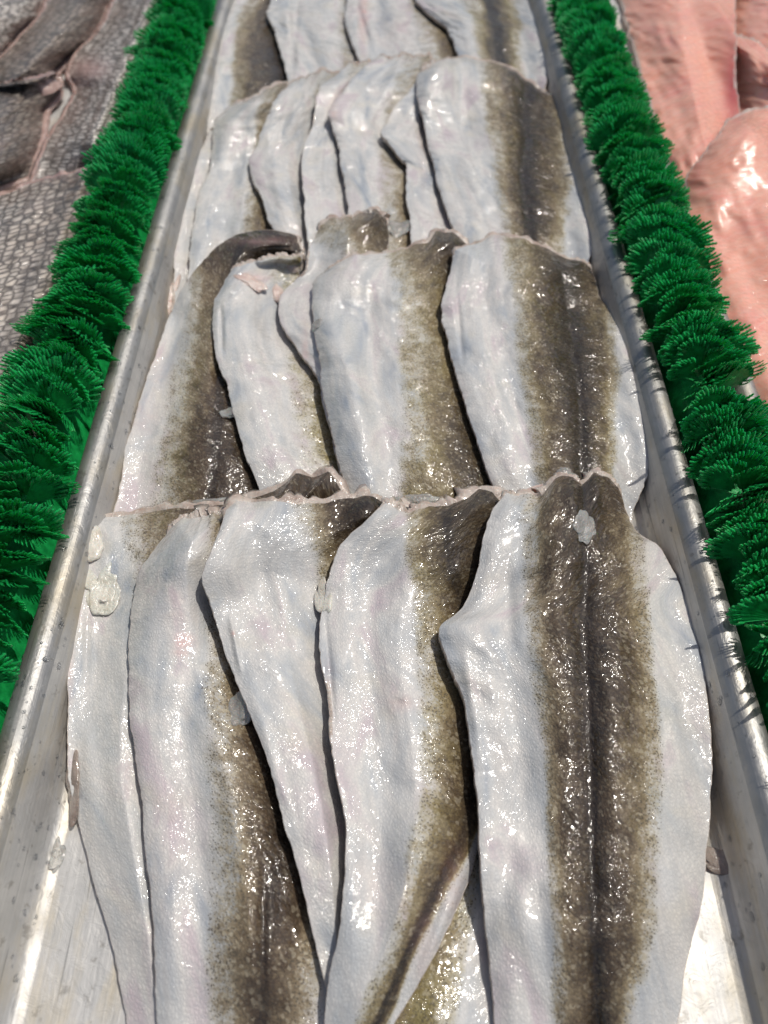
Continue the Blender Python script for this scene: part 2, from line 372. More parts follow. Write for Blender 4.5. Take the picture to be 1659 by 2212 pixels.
FISH_ID = 0
def fillet(name, label, cat, group, L, Rr, th=.011, edge=.0035, pig=None, top=(), lumps=(), olive=.3, pinks=(), groove=0.0,
           mat='skin', fmat='flesh', ns=200, nt=84, relief=1.0, ragged=1.0, lip=.0032, side_lip=.0002, stiff=2, dmax=1.0, plump=1.8, lv=None, thr=None, folds=(), taper=.8, endth=1.0, edge_r=.019):
    """A fillet lying skin side up: outline L/R from its far end to its near end, settled onto whatever lies below."""
    global FISH_ID, H
    FISH_ID += 1; sd_ = FISH_ID*17
    # stations spaced by length
    La, Ra = crom(L, 400), crom(Rr, 400)
    mid = (La+Ra)/2; mx, my = unproj(mid[:, 0], mid[:, 1], .015)
    cl = np.concatenate([[0], np.cumsum(np.hypot(np.diff(mx), np.diff(my)))]); length = cl[-1]
    sv = np.linspace(0, 1, ns)**1.15
    si = np.interp(sv*length, cl, np.arange(400))
    Ls = np.stack([np.interp(si, range(400), La[:, k]) for k in (0, 1)], 1)
    Rs = np.stack([np.interp(si, range(400), Ra[:, k]) for k in (0, 1)], 1)
    tt = np.linspace(0, 1, nt); tt = .5-.5*np.cos(tt*math.pi); tt = .55*tt+.45*np.linspace(0, 1, nt)
    T, S = np.meshgrid(tt, sv); D = S*length
    PX = Ls[:, 0][:, None]*(1-T)+Rs[:, 0][:, None]*T
    PY = Ls[:, 1][:, None]*(1-T)+Rs[:, 1][:, None]*T
    if top:
        PY = PY+np.interp(T, [a for a, b in top], [b for a, b in top])*np.exp(-(D/.035)**2)
    # irregular outline, mostly at the cut end
    wx = vnoise(D*90, T*0+3, sd_)*5*(1-T)*(T < .5)+vnoise(D*90, T*0+9, sd_+1)*5*T*(T > .5)
    PX = PX+wx*np.abs(2*T-1)**3
    wx2 = vnoise(D*420, T*0+3, sd_+5)*2.6
    PX = PX+wx2*np.abs(2*T-1)**6
    PY = PY+ragged*(vnoise(T*6, S*0, sd_+2)*18+vnoise(T*19, S*0, sd_+3)*6*(.5+T))*np.exp(-(D/.014)**2)
    sup = boxblur(boxblur(dilate(H, stiff+1), stiff), 2)
    z = np.full_like(PX, .015); 
    X, Y = unproj(PX, PY, z)
    for it in range(9):
        Wd = np.hypot(X[:, -1]-X[:, 0], Y[:, -1]-Y[:, 0])[:, None]
        de = np.minimum(np.minimum(T, 1-T)*Wd, D*1.2+.0006)
        q = 1-np.exp(-(de/edge_r))
        thk = edge+(th*plump-edge)*q*(1-.12*np.cos(T*math.pi*2))
        tp = np.clip((S-taper)/(1-taper), 0, 1); thk = thk*(1-.8*tp*tp*(3-2*tp))
        U = T*Wd
        rel = relief*q*(vnoise(U*45, D*16, sd_)*.0036+vnoise(U*120, D*40, sd_+1)*.0006+vnoise(U*300, D*190, sd_+2)*.0006)
        thk = thk+rel+edge*.25*vnoise(U*160, D*110, sd_+7)
        for (ls, lt, rs, rt, amp) in lumps:
            thk = thk+amp*np.exp(-((D-ls)/rs)**2-((T-lt)/rt)**2)
        for (x1, y1, x2, y2, wpx, amp) in folds:   # long soft folds/creases in the flesh
            f = np.clip(((PY-y1)/(y2-y1)), 0, 1); cx = x1+(x2-x1)*f
            on = np.clip(1.3-np.abs(((PY-y1)/(y2-y1))-.5)*2.2, 0, 1)
            thk = thk+amp*on*np.exp(-((PX-cx)/wpx)**2)
        if pig is not None and groove:
            dk, gx = pigment(PX, PY, pig)
            gx = gx+vnoise(D*25, D*0, sd_+9)*12; gw = .6+.8*(vnoise(D*14, D*0, sd_+10)+.5)
            thk = thk-groove*.45*q*gw*np.exp(-((PX-gx)/(6.0+3*gw))**2)-groove*1.3*q*np.exp(-((PX-gx)/32.0)**2)+groove*.5*q*np.exp(-((np.abs(PX-gx)-75)/45.0)**2)
        zt = sample(sup, X, Y)+thk
        z = z*.35+zt*.65
        X, Y = unproj(PX, PY, z)
    splat(X, Y, z)
    U = T*Wd
    root = empty(name, (float(X[ns//2, nt//2]), float(Y[ns//2, nt//2]), 0)); tag(root, label, cat, group)
    o0 = np.array(root.location)
    V = np.stack([X, Y, z], -1).reshape(-1, 3)-o0
    idx = np.arange(ns*nt).reshape(ns, nt)
    F = np.stack([idx[:-1, :-1], idx[1:, :-1], idx[1:, 1:], idx[:-1, 1:]], -1).reshape(-1, 4)
    sk = mesh_obj('skin' if mat != 'pink' else 'meat', V, F, M[mat], root)
    me = sk.data
    uvl = me.uv_layers.new(name='UVMap')
    li = np.empty(len(me.loops), np.int32); me.loops.foreach_get('vertex_index', li)
    uvv = np.stack([U.ravel()+FISH_ID*.37, D.ravel()+FISH_ID*.11], 1)
    uvl.data.foreach_set('uv', uvv[li].astype(np.float32).ravel())
    dk = pigment(PX+vnoise(U*150, D*60, sd_+11)*14-6, PY, pig, [a*dmax for a in (lv or DLV)])[0] if pig is not None else np.zeros_like(PX)
    dk = np.clip(dk+vnoise(U*60, D*22, sd_+4)*.30*np.sin(np.clip(dk, 0, 1)*math.pi), 0, 1)
    if pig is not None and groove:
        g2 = pigment(PX, PY, pig)[1]+vnoise(D*25, D*0, sd_+9)*12
        dk = np.clip(dk+.55*np.exp(-((PX-g2)/6.5)**2)*(S > .01), 0, 1)
    pk = np.zeros_like(PX)
    for (x_, y_, rx, ry, amp) in pinks:
        pk = np.maximum(pk, amp*np.exp(-((PX-x_)/rx)**2-((PY-y_)/ry)**2))
    for nm, A in (('dark', dk), ('olive', np.full_like(PX, olive)), ('pink', pk)):
        at = me.attributes.new(nm, 'FLOAT', 'POINT'); at.data.foreach_set('value', A.astype(np.float32).ravel())
    # the cut flesh: a band all round the rim, bulging out a little and tucking under
    ring = np.concatenate([idx[0, :], idx[1:, -1], idx[-1, -2::-1], idx[-2:0:-1, 0]])
    P = V[ring]; n = len(ring)
    tang = np.roll(P, -2, 0)-np.roll(P, 2, 0); tang[:, 2] = 0; tang /= np.linalg.norm(tang, axis=1)[:, None]+1e-9
    nrm = np.stack([-tang[:, 1], tang[:, 0], tang[:, 2]], 1)     # outward for this winding
    cen = P.mean(0)
    if np.mean(np.sum((P-cen)*nrm, 1)) < 0: nrm = -nrm
    arc = np.arange(n)
    top_w = np.concatenate([np.ones(nt), np.zeros(n-nt)])
    top_w = np.convolve(np.concatenate([top_w[-6:], top_w, top_w[:6]]), np.ones(13)/13, 'valid')
    top_w[:nt] = np.maximum(top_w[:nt], .6)
    wob = .5+1.1*np.abs(vnoise(arc*.11, arc*0, sd_+6)+vnoise(arc*.37, arc*0, sd_+8)*.6)*2; wob = wob*top_w+(1-top_w)
    o_ = (side_lip+(lip-side_lip)*top_w)*wob
    e = (edge*.95+(.003*top_w))
    rings = [P-nrm*.0012+np.array([0, 0, -.0006]), P+nrm*(o_*.4)[:, None]+np.array([0, 0, 1])*(.0001+.0011*top_w*wob*.6)[:, None], P+nrm*(o_)[:, None]-np.array([0, 0, 1])*(e*.30)[:, None],
             P+nrm*(o_*.7)[:, None]-np.array([0, 0, 1])*(e*.70)[:, None], P-nrm*.001-np.array([0, 0, 1])*e[:, None], P-nrm*.0025-np.array([0, 0, 1])*(e*1.5)[:, None]]
    FV = np.concatenate(rings); a = np.arange(n); b = (a+1) % n
    FF = np.concatenate([np.stack([k*n+a, k*n+b, (k+1)*n+b, (k+1)*n+a], 1) for k in range(len(rings)-1)])
    mesh_obj('cut_edge', FV, FF, M[fmat], root)
    return root

G = {4: 'fish in the farthest row', 3: 'fish in the third row from the front', 2: 'fish in the second row from the front', 1: 'fish in the front row'}
BIG = [2000, 2100, 2200]
# ---- neighbours: grey scaly fillets on the left
gs = 'grey scaly fillets in the left tray'
def scal(label, L, Rr, **kw):
    kw.setdefault('pig', None)
    fillet('scaly_fillet', label, 'fish fillet', gs, L, Rr, mat='scaly', fmat='membrane', th=.016, edge=.005, lip=.005, side_lip=.0045, ragged=.5, ns=130, nt=80, edge_r=.014, **kw)
dkall = [(0, [-900, -800, -700, -600, 2000, 2100, 2200]), (2000, [-900, -800, -700, -600, 2000, 2100, 2200])]
scal('dim grey scaly fillet in the far top left corner beside the reddish gap', [(-160, -90), (-200, 10), (-240, 90), (-280, 180)], [(130, -90), (90, 15), (30, 85), (-30, 160)])
scal('dark grey scaly fillet between the two pink seams in the left tray', [(150, -90), (95, 20), (35, 90), (-20, 150), (-80, 250)], [(270, -90), (235, 5), (190, 85), (130, 140), (90, 220)], pig=[(0, [-900, -800, 100, 200, 2000, 2100, 2200]), (2000, [-900, -800, 100, 600, 2000, 2100, 2200])])
scal('darkest scaly fillet with a ragged spiny edge at the left frame edge', [(-60, 195), (-90, 240), (-110, 300), (-130, 370), (-150, 450)], [(118, 158), (122, 200), (95, 240), (84, 305), (60, 380)], pig=dkall)
scal('grey scaly fillet with a pink patch beside the green divider', [(275, -90), (232, 40), (165, 118), (150, 160), (166, 192), (146, 235), (106, 305), (85, 355), (50, 430)],
     [(420, -90), (370, 40), (345, 118), (322, 160), (300, 192), (285, 235), (265, 300), (250, 350), (230, 430)], pinks=[(190, 150, 40, 25, .8)])
scal('large speckled scaly fillet nearest the camera in the left tray', [(-120, 470), (-160, 560), (-210, 680), (-270, 820), (-340, 980), (-400, 1150)],
     [(225, 352), (200, 470), (170, 600), (130, 740), (80, 900), (20, 1080)], top=[(0, 0), (.4, -4), (.55, -8), (1, 0)], pig=[(300, [20, 70, 200, 260, 2000, 2100, 2200]), (900, [-160, -60, 20, 60, 2000, 2100, 2200])])
# ---- pink fillets on the right
gp = 'pink skinless fillets in the right tray'
def pinkf(label, L, Rr, **kw):
    kw.setdefault('pinks', ())
    fillet('pink_fillet', label, 'fish fillet', gp, L, Rr, mat='pink', fmat='rosy', th=.017, edge=.006, lip=.002, side_lip=.001, ragged=.3, ns=120, nt=80, edge_r=.022, relief=.15, stiff=6, **kw)
pinkf('pink fillet in the far right corner above a seam with its shadow painted deep red', [(1600, -90), (1585, 10), (1575, 60), (1583, 110), (1612, 150), (1645, 200), (1690, 260)], [(1800, -90), (1820, 10), (1840, 70), (1860, 120), (1880, 170), (1900, 220), (1930, 280)])
pinkf('pink fillet lying in the seam under the corner fillet', [(1530, 60), (1560, 120), (1575, 180), (1590, 240), (1600, 300)], [(1640, 90), (1700, 150), (1740, 200), (1760, 260), (1780, 320)], pinks=[(1575, 190, 25, 110, .75)])  # deep red along the seam: shadow of the gap painted into the flesh
pinkf('long pink fillet running along the right green divider', [(1320, -90), (1345, 0), (1370, 100), (1400, 200), (1430, 300), (1465, 400), (1500, 500)], [(1612, -90), (1590, 0), (1588, 100), (1590, 170), (1600, 250), (1610, 330), (1620, 420)],
      pinks=[(1585, 190, 24, 110, 1.0)])  # right edge reddened to paint in the shadow inside the gap
pinkf('largest pink fillet at the right edge with a pale membrane rim', [(1575, 262), (1510, 345), (1482, 400), (1500, 500), (1530, 600), (1565, 720), (1600, 850), (1640, 980), (1680, 1150)],
      [(1760, 232), (1840, 330), (1900, 420), (1950, 520), (2000, 620), (2060, 740), (2120, 870), (2180, 1000), (2250, 1200)], top=[(0, 0), (.3, -18), (.6, -10), (1, 0)], pinks=[(1500, 345, 18, 50, .5)])

# ---- farthest row
def fish(row, label, L, Rr, **kw):
    if row in (2, 3): kw.setdefault('taper', .70)
    kw.setdefault('plump', {1: 1.8, 2: 1.6, 3: 1.25, 4: 1.25}[row])
    kw.setdefault('lip', {1: .0045, 2: .0034, 3: .0025, 4: .0025}[row])
    if row > 2: kw.setdefault('stiff', 3)
    return fillet('whole_fish_fillet', label, 'fish fillet', G[row], L, Rr, **kw)
fish(4, 'far row fish at the left with a white belly strip and brown back', [(535, -80), (482, 0), (440, 55), (431, 125), (436, 180), (445, 240), (450, 300), (455, 360)],
     [(650, -80), (632, 0), (622, 55), (632, 110), (648, 170), (655, 230), (655, 290), (655, 350)], pig=[(-50, [540, 570, 600, 660]+BIG), (60, [485, 515, 550, 600]+BIG), (200, [480, 510, 540, 600]+BIG)], th=.013)
fish(4, 'far row fish second from the left, all white with a lengthwise crease', [(600, -80), (582, 10), (575, 32), (590, 62), (605, 112), (620, 168), (630, 230), (640, 300)],
     [(785, -80), (782, 0), (785, 50), (790, 100), (800, 150), (805, 200), (805, 260), (805, 310)], dmax=.6, pig=[(-50, [700, 740, 780, 820]+BIG), (150, [715, 745, 780, 830]+BIG)], folds=[(640, -20, 632, 150, 9, -.0035), (610, 0, 655, 160, 12, .002)])
fish(4, 'far row fish third from the left with a pink flesh slit', [(755, -80), (751, 0), (745, 50), (760, 90), (774, 128), (792, 190), (802, 250), (810, 310)],
     [(950, -80), (950, 0), (985, 40), (1010, 70), (1022, 100), (1030, 140), (1035, 200), (1035, 270)], dmax=.75, pig=[(-50, [850, 890, 930, 980]+BIG), (120, [885, 925, 965, 1020]+BIG)], pinks=[(785, 30, 10, 50, .8), (860, 60, 60, 40, .12)], folds=[(768, 0, 800, 110, 8, -.003)])
fish(4, 'far row fish at the right with an olive back stripe beside the tray wall', [(875, -80), (900, 0), (930, 30), (960, 55), (976, 80), (988, 112), (1010, 160), (1020, 230)],
     [(1095, -80), (1150, 15), (1165, 40), (1174, 65), (1184, 100), (1186, 140), (1180, 180), (1165, 250)], pig=[(-50, [960, 1000, 1030, 1045, 1060, 1090, 1115]), (60, [1005, 1035, 1055, 1070, 1085, 1108, 1130]), (200, [1030, 1055, 1070, 1085, 1100, 1118, 1140])], olive=.8, groove=.001)
# ---- third row
fish(3, 'narrow white fish slip at the far left of the third row against the tray wall', [(452, 285), (440, 312), (415, 360), (395, 415), (382, 500), (375, 600), (370, 680)], [(500, 290), (500, 330), (490, 370), (470, 430), (460, 500), (455, 600), (455, 680)], pig=None, th=.008)
fish(3, 'third row fish with a white humped flank and grey back under its neighbour', [(505, 215), (466, 255), (460, 300), (455, 360), (428, 425), (416, 500), (408, 580), (398, 680)],
     [(660, 172), (640, 230), (615, 290), (605, 350), (620, 430), (635, 490), (640, 570), (650, 660)], top=[(0, 8), (.4, -2), (1, 0)],
     dmax=.8, pig=[(190, [545, 575, 610, 660]+BIG), (300, [530, 560, 595, 640]+BIG), (450, [508, 535, 560, 600]+BIG), (560, [490, 520, 550, 600]+BIG)], th=.013, lumps=[(.02, .35, .03, .3, .004)])
fish(3, 'white third row fish with a pointed flap corner and a slanting left edge', [(608, 190), (583, 235), (568, 275), (553, 315), (537, 352), (548, 390), (565, 430), (580, 475), (600, 520), (630, 600), (650, 680)],
     [(780, 135), (740, 190), (722, 240), (708, 290), (705, 330), (700, 380), (700, 430), (705, 480), (710, 540), (715, 610), (720, 690)], top=[(0, 4), (.4, -6), (1, 0)],
     dmax=.5, pig=[(140, [620, 680, 730, 800]+BIG), (220, [655, 690, 730, 800]+BIG), (300, [650, 700, 760, 900]+BIG), (600, [690, 740, 800, 900]+BIG)], folds=[(580, 300, 630, 520, 14, .0015)])
fish(3, 'slim white third row fish third from the right between two thin seams', [(760, 142), (700, 180), (684, 212), (670, 280), (655, 325), (652, 375), (657, 430), (662, 500), (670, 600), (680, 690)],
     [(850, 128), (800, 180), (775, 230), (775, 280), (785, 330), (790, 380), (795, 430), (800, 500), (805, 600), (810, 690)],
     dmax=.5, pig=[(140, [720, 770, 810, 900]+BIG), (220, [730, 780, 830, 900]+BIG), (350, [760, 830, 890, 950]+BIG)], pinks=[(725, 235, 14, 30, .45)])
fish(3, 'third row fish with a curved white flank and grey-brown speckled ridge', [(825, 124), (780, 150), (740, 200), (711, 236), (720, 282), (734, 330), (740, 378), (750, 440), (755, 520), (760, 620), (765, 700)],
     [(930, 124), (925, 180), (910, 230), (890, 280), (893, 330), (915, 380), (915, 440), (920, 500), (925, 600), (930, 700)], top=[(0, 0), (.5, -6), (1, 0)],
     dmax=.6, pig=[(130, [845, 885, 925, 960]+BIG), (220, [815, 850, 890, 940]+BIG), (320, [795, 830, 870, 920]+BIG), (470, [795, 835, 870, 920]+BIG)], th=.013, groove=0, pinks=[(720, 240, 10, 25, .4)])
fish(3, 'white third row flap with a pointed corner and a pink slit', [(912, 140), (890, 190), (856, 225), (838, 262), (822, 287), (842, 312), (862, 340), (880, 362), (876, 415), (884, 470), (890, 560), (895, 690)],
     [(985, 125), (965, 190), (960, 240), (965, 270), (970, 300), (975, 330), (985, 360), (995, 390), (1005, 430), (1020, 490), (1030, 580), (1040, 700)], pig=None, th=.009, pinks=[(915, 260, 10, 120, .3)])
fish(3, 'broad third row fish at the right with a dark split back and white flanks', [(903, 150), (900, 190), (908, 235), (922, 290), (932, 340), (953, 420), (975, 480), (990, 560), (1000, 690)],
     [(1192, 205), (1208, 235), (1220, 280), (1230, 340), (1250, 400), (1270, 445), (1285, 492), (1275, 550), (1255, 680)], top=[(0, 0), (.12, -20), (.35, -50), (.55, -48), (.8, -25), (1, 0)],
     pig=[(150, [1010, 1060, 1105, 1150, 1200, 1240, 1280]), (250, [1020, 1060, 1095, 1132, 1185, 1225, 1250]), (400, [1050, 1080, 1105, 1135, 1175, 1212, 1240]), (520, [1070, 1092, 1112, 1142, 1165, 1200, 1225])],
     th=.014, groove=.0022, olive=.35, lumps=[(.02, .5, .025, .3, .003)], folds=[(925, 180, 1010, 140, 10, -.001), (1080, 200, 1070, 330, 10, -.0015)], endth=.5)
# ---- second row
fish(2, 'brown backed second row fish at the left, its end curled over', [(640, 515), (592, 499), (545, 499), (502, 511), (470, 533), (432, 570), (395, 620), (370, 675), (335, 765), (308, 840), (280, 935), (262, 1025), (246, 1106), (236, 1180), (240, 1260)],
     [(655, 552), (600, 560), (562, 568), (540, 590), (530, 640), (530, 690), (535, 740), (545, 790), (565, 860), (590, 930), (610, 1010), (625, 1070), (640, 1130), (650, 1190), (650, 1260)],
     dmax=.85, pig=[(520, [380, 400, 430, 530]+BIG), (600, [398, 425, 455, 500]+BIG), (700, [372, 405, 450, 490]+BIG), (800, [345, 380, 430, 480]+BIG), (900, [322, 370, 430, 475]+BIG), (1000, [300, 350, 415, 460]+BIG), (1100, [290, 345, 410, 445]+BIG)],
     th=.014, olive=.15, groove=.0012, pinks=[(310, 900, 40, 60, .18), (340, 800, 30, 60, .15), (560, 520, 60, 8, .3)], edge=.004, lip=.0015)
fish(2, 'white and yellow-olive second row fish with a torn top edge', [(505, 588), (467, 648), (458, 700), (470, 775), (495, 850), (513, 925), (533, 985), (560, 1055), (590, 1150), (605, 1260)],
     [(650, 556), (640, 640), (650, 700), (695, 770), (730, 850), (750, 930), (765, 1000), (785, 1070), (800, 1160), (800, 1260)], ragged=.5, top=[(0, -6), (.3, -16), (.7, -14), (1, -4)],
     dmax=.62, pig=[(560, [535, 600, 670, 800]+BIG), (650, [580, 625, 690, 800]+BIG), (760, [598, 632, 690, 800]+BIG), (880, [605, 645, 705, 800]+BIG), (1000, [620, 670, 735, 830]+BIG), (1100, [640, 690, 750, 850]+BIG)],
     olive=1.0, pinks=[(545, 600, 30, 12, .5)], folds=[(477, 660, 480, 760, 5, -.002)])
fish(2, 'dark topped fish at the back of the second row with a white flap', [(690, 488), (668, 540), (655, 585), (604, 645), (608, 695), (637, 745), (667, 785), (690, 830), (705, 900), (730, 1000), (760, 1150)],
     [(838, 482), (838, 530), (810, 590), (780, 640), (765, 700), (765, 750), (770, 800), (775, 850), (780, 910), (800, 1010), (820, 1150)], top=[(0, 0), (.25, -12), (.6, -24), (.85, -22), (1, 0)],
     dmax=.8, pig=[(470, [600, 660, 760, 830]+BIG), (530, [640, 730, 820, 880]+BIG), (600, [760, 860, 900, 950]+BIG), (1100, [800, 900, 950, 1000]+BIG)], olive=.3, lumps=[(.008, .8, .012, .18, .005)], pinks=[(660, 760, 8, 60, .4)])
fish(2, 'wide second row fish in the middle, white flank and bronze speckled back', [(705, 575), (676, 615), (680, 700), (690, 780), (700, 850), (714, 925), (730, 990), (748, 1055), (765, 1150), (780, 1270)],
     [(1008, 525), (1012, 600), (1005, 670), (1020, 740), (1045, 820), (1062, 900), (1082, 970), (1100, 1040), (1110, 1140), (1110, 1260)], top=[(0, 0), (.2, -14), (.5, -16), (.72, -22), (.78, -42), (.9, -40), (1, 0)],
     dmax=.82, pig=[(530, [790, 850, 925, 960]+BIG), (600, [825, 870, 925, 965]+BIG), (800, [838, 885, 945, 1000]+BIG), (950, [843, 890, 950, 1000]+BIG), (1080, [838, 885, 945, 1000]+BIG)],
     olive=.65, th=.013, lumps=[(.006, .86, .010, .10, .005)], groove=0)
fish(2, 'broad second row fish at the right with a dark central back and white right flap', [(980, 548), (970, 600), (953, 664), (961, 712), (985, 800), (1005, 868), (1030, 950), (1052, 1015), (1075, 1080), (1095, 1160), (1105, 1270)],
     [(1275, 578), (1288, 615), (1302, 650), (1365, 712), (1402, 775), (1412, 850), (1416, 915), (1411, 980), (1395, 1040), (1365, 1120), (1330, 1250)], top=[(0, 0), (.1, -18), (.3, -46), (.6, -42), (.85, -22), (1, 0)],
     pig=[(530, [1055, 1105, 1155, 1212, 1290, 1330, 1360]), (650, [1085, 1122, 1165, 1222, 1285, 1312, 1335]), (800, [1100, 1128, 1168, 1242, 1290, 1320, 1345]), (950, [1128, 1155, 1188, 1256, 1288, 1310, 1330]), (1080, [1145, 1165, 1192, 1262, 1292, 1315, 1335])],
     olive=.55, th=.014, groove=.0022, lumps=[(.015, .85, .03, .2, .002)], folds=[(985, 620, 1000, 780, 5, -.0015)])
# ---- front row
fish(1, 'yellow speckled fish end lying low beneath and between two front row fish', [(800, 1800), (790, 1900), (780, 2000), (770, 2100), (760, 2212), (750, 2330)], [(1085, 1800), (1100, 1900), (1110, 2000), (1120, 2100), (1130, 2212), (1130, 2330)],
     dmax=.7, pig=[(1900, [500, 600, 700, 850, 970, 1010, 1050]), (2100, [500, 600, 700, 850, 930, 985, 1010]), (2212, [500, 600, 700, 800, 900, 960, 985])], olive=.9, th=.007)
fish(1, 'white fish at the left of the front row, dark topped, lying against the tray wall', [(166, 1133), (160, 1220), (152, 1320), (148, 1400), (146, 1500), (144, 1600), (146, 1680), (162, 1755), (178, 1820), (202, 1905), (236, 2010), (256, 2115), (276, 2212), (300, 2340)],
     [(745, 1062), (640, 1180), (520, 1270), (430, 1370), (390, 1500), (375, 1600), (375, 1680), (385, 1755), (390, 1820), (395, 1905), (400, 2010), (400, 2115), (400, 2212), (400, 2340)], top=[(0, 0), (.08, -8), (.3, -8), (.6, -8), (.74, -18), (.82, -55), (.88, -40), (.94, -50), (1, 0)],
     dmax=.75, pig=[(1060, [230, 270, 320, 450]+BIG), (1140, [240, 278, 315, 450]+BIG), (1226, [258, 292, 330, 420]+BIG), (1400, [258, 300, 345, 420]+BIG), (1600, [270, 315, 370, 450]+BIG), (1800, [290, 340, 400, 500]+BIG), (2212, [330, 380, 440, 520]+BIG)],
     th=.010, olive=.1, lumps=[(.006, .82, .012, .045, .006), (.006, .93, .012, .04, .006)], folds=[(190, 1290, 185, 1480, 8, -.0015), (180, 1500, 200, 1800, 20, .0015)], pinks=[(150, 1400, 8, 120, .3)])
fish(1, 'front row fish second from the left with a faint pink blush and dark brown back', [(372, 1138), (305, 1230), (288, 1300), (281, 1370), (278, 1450), (281, 1520), (288, 1600), (300, 1680), (309, 1760), (318, 1850), (328, 1950), (334, 2060), (340, 2212), (345, 2350)],
     [(500, 1112), (505, 1200), (520, 1290), (550, 1380), (585, 1470), (620, 1560), (655, 1650), (685, 1740), (705, 1820), (725, 1900), (745, 1990), (760, 2080), (775, 2212), (785, 2350)], top=[(0, 0), (.35, -16), (1, 0)],
     dmax=.92, pig=[(1130, [425, 480, 540, 600]+BIG), (1250, [420, 470, 530, 600]+BIG), (1416, [418, 455, 510, 560, 700, 800, 900]), (1666, [418, 475, 545, 600, 720, 780, 820]), (1886, [430, 490, 540, 590, 660, 710, 760]), (2060, [420, 480, 525, 565, 605, 650, 710]), (2212, [430, 490, 535, 565, 600, 650, 710])],
     th=.014, olive=.15, pinks=[(395, 1385, 22, 16, .7), (390, 1410, 18, 10, .5), (340, 1900, 80, 200, .08), (380, 1300, 60, 60, .12)], folds=[(570, 1850, 565, 2200, 8, -.002)])
fish(1, 'white front row fish in the middle tapering down, with a scaly dark upper right corner', [(488, 1108), (462, 1180), (438, 1245), (455, 1300), (470, 1352), (490, 1416), (520, 1496), (551, 1576), (585, 1666), (615, 1781), (645, 1886), (675, 2006), (697, 2106), (712, 2170)],
     [(895, 1092), (830, 1165), (770, 1220), (755, 1280), (752, 1340), (752, 1416), (757, 1496), (765, 1576), (775, 1666), (785, 1781), (785, 1886), (775, 2006), (760, 2106), (745, 2170)], top=[(0, 0), (.06, -22), (.2, -30), (.45, -20), (.68, -14), (.78, -24), (.9, -8), (1, 0)],
     pig=[(1080, [585, 655, 720, 800]+BIG), (1130, [620, 670, 720, 800]+BIG), (1200, [650, 705, 760, 840]+BIG), (1300, [665, 735, 800, 900]+BIG), (1450, [700, 780, 850, 950]+BIG), (2200, [760, 850, 900, 950]+BIG)],
     th=.013, olive=.3, edge=.005, lumps=[(.004, .8, .010, .06, .004)], folds=[(497, 1330, 520, 1450, 6, .0018), (540, 1480, 640, 1800, 14, .0012)], pinks=[(503, 1369, 4, 5, 1.0)])
fish(1, 'front row fish second from the right with a gold speckled back and turned-under end', [(832, 1098), (742, 1176), (716, 1236), (700, 1290), (690, 1360), (697, 1440), (708, 1500), (714, 1580), (722, 1650), (738, 1720), (746, 1800), (742, 1900), (732, 2010), (712, 2100), (700, 2212), (690, 2330)],
     [(1090, 1080), (1085, 1180), (1070, 1240), (1045, 1300), (1025, 1370), (1030, 1440), (1045, 1500), (1058, 1580), (1062, 1650), (1060, 1720), (1045, 1800), (1012, 1900), (965, 2010), (912, 2110), (850, 2212), (780, 2320)], top=[(0, -6), (.2, 10), (.6, 0), (.78, -22), (.9, -18), (1, 0)],
     dmax=.85, lv=[0, .34, .70, 1.0, .8, .36, .10], pig=[(1090, [850, 885, 925, 962]+BIG), (1200, [855, 890, 930, 968]+BIG), (1300, [870, 910, 955, 990]+BIG), (1500, [880, 920, 975, 1030, 1200, 1300, 1400]), (1700, [880, 920, 970, 1025, 1100, 1150, 1200]), (1790, [868, 902, 950, 1012, 1026, 1032, 1040]), (1900, [848, 876, 915, 956, 966, 973, 982]), (2060, [812, 832, 856, 882, 890, 896, 904]), (2212, [745, 768, 792, 815, 823, 829, 836])],
     th=.013, olive=.6, groove=.0008, pinks=[(860, 1515, 40, 20, .35), (710, 1480, 10, 60, .25), (985, 1930, 30, 90, .22), (925, 2070, 30, 80, .22), (830, 1900, 60, 60, .12)], folds=[(700, 1300, 725, 1600, 7, -.0014), (850, 1500, 905, 1520, 14, .001), (1010, 1860, 905, 2130, 20, .004)])
fish(1, 'largest front row fish at the right, dark split back, white belly flaps on both sides', [(1092, 1072), (1063, 1110), (1046, 1165), (1030, 1240), (997, 1315), (950, 1355), (958, 1400), (978, 1446), (1003, 1521), (1017, 1596), (1025, 1656), (1032, 1731), (1037, 1806), (1042, 1906), (1048, 1981), (1059, 2081), (1069, 2181), (1075, 2330)],
     [(1335, 1062), (1352, 1110), (1375, 1150), (1428, 1185), (1460, 1245), (1482, 1300), (1500, 1366), (1518, 1440), (1530, 1521), (1537, 1606), (1538, 1681), (1532, 1760), (1528, 1830), (1521, 1925), (1503, 2000), (1480, 2085), (1468, 2190), (1445, 2340)], top=[(0, 0), (.1, 8), (.3, 0), (.45, -30), (.6, -36), (.68, -24), (.78, -38), (.92, -24), (1, 0)],
     pig=[(1050, [1100, 1145, 1180, 1256, 1340, 1365, 1385]), (1150, [1098, 1142, 1178, 1258, 1330, 1368, 1395]), (1250, [1100, 1142, 1178, 1260, 1335, 1375, 1405]), (1400, [1115, 1148, 1188, 1264, 1345, 1390, 1420]), (1700, [1165, 1186, 1215, 1273, 1360, 1415, 1440]), (2000, [1175, 1196, 1226, 1286, 1350, 1392, 1425]), (2212, [1180, 1206, 1236, 1290, 1325, 1348, 1372])],
     dmax=.93, th=.016, olive=.25, groove=.0030, edge=.0065, lumps=[(.01, .62, .015, .08, .004), (.01, .85, .015, .08, .003)], folds=[(1090, 1200, 1110, 1400, 16, -.002), (1000, 1380, 1040, 1650, 12, .0012), (1075, 1500, 1100, 2100, 30, -.0016)])

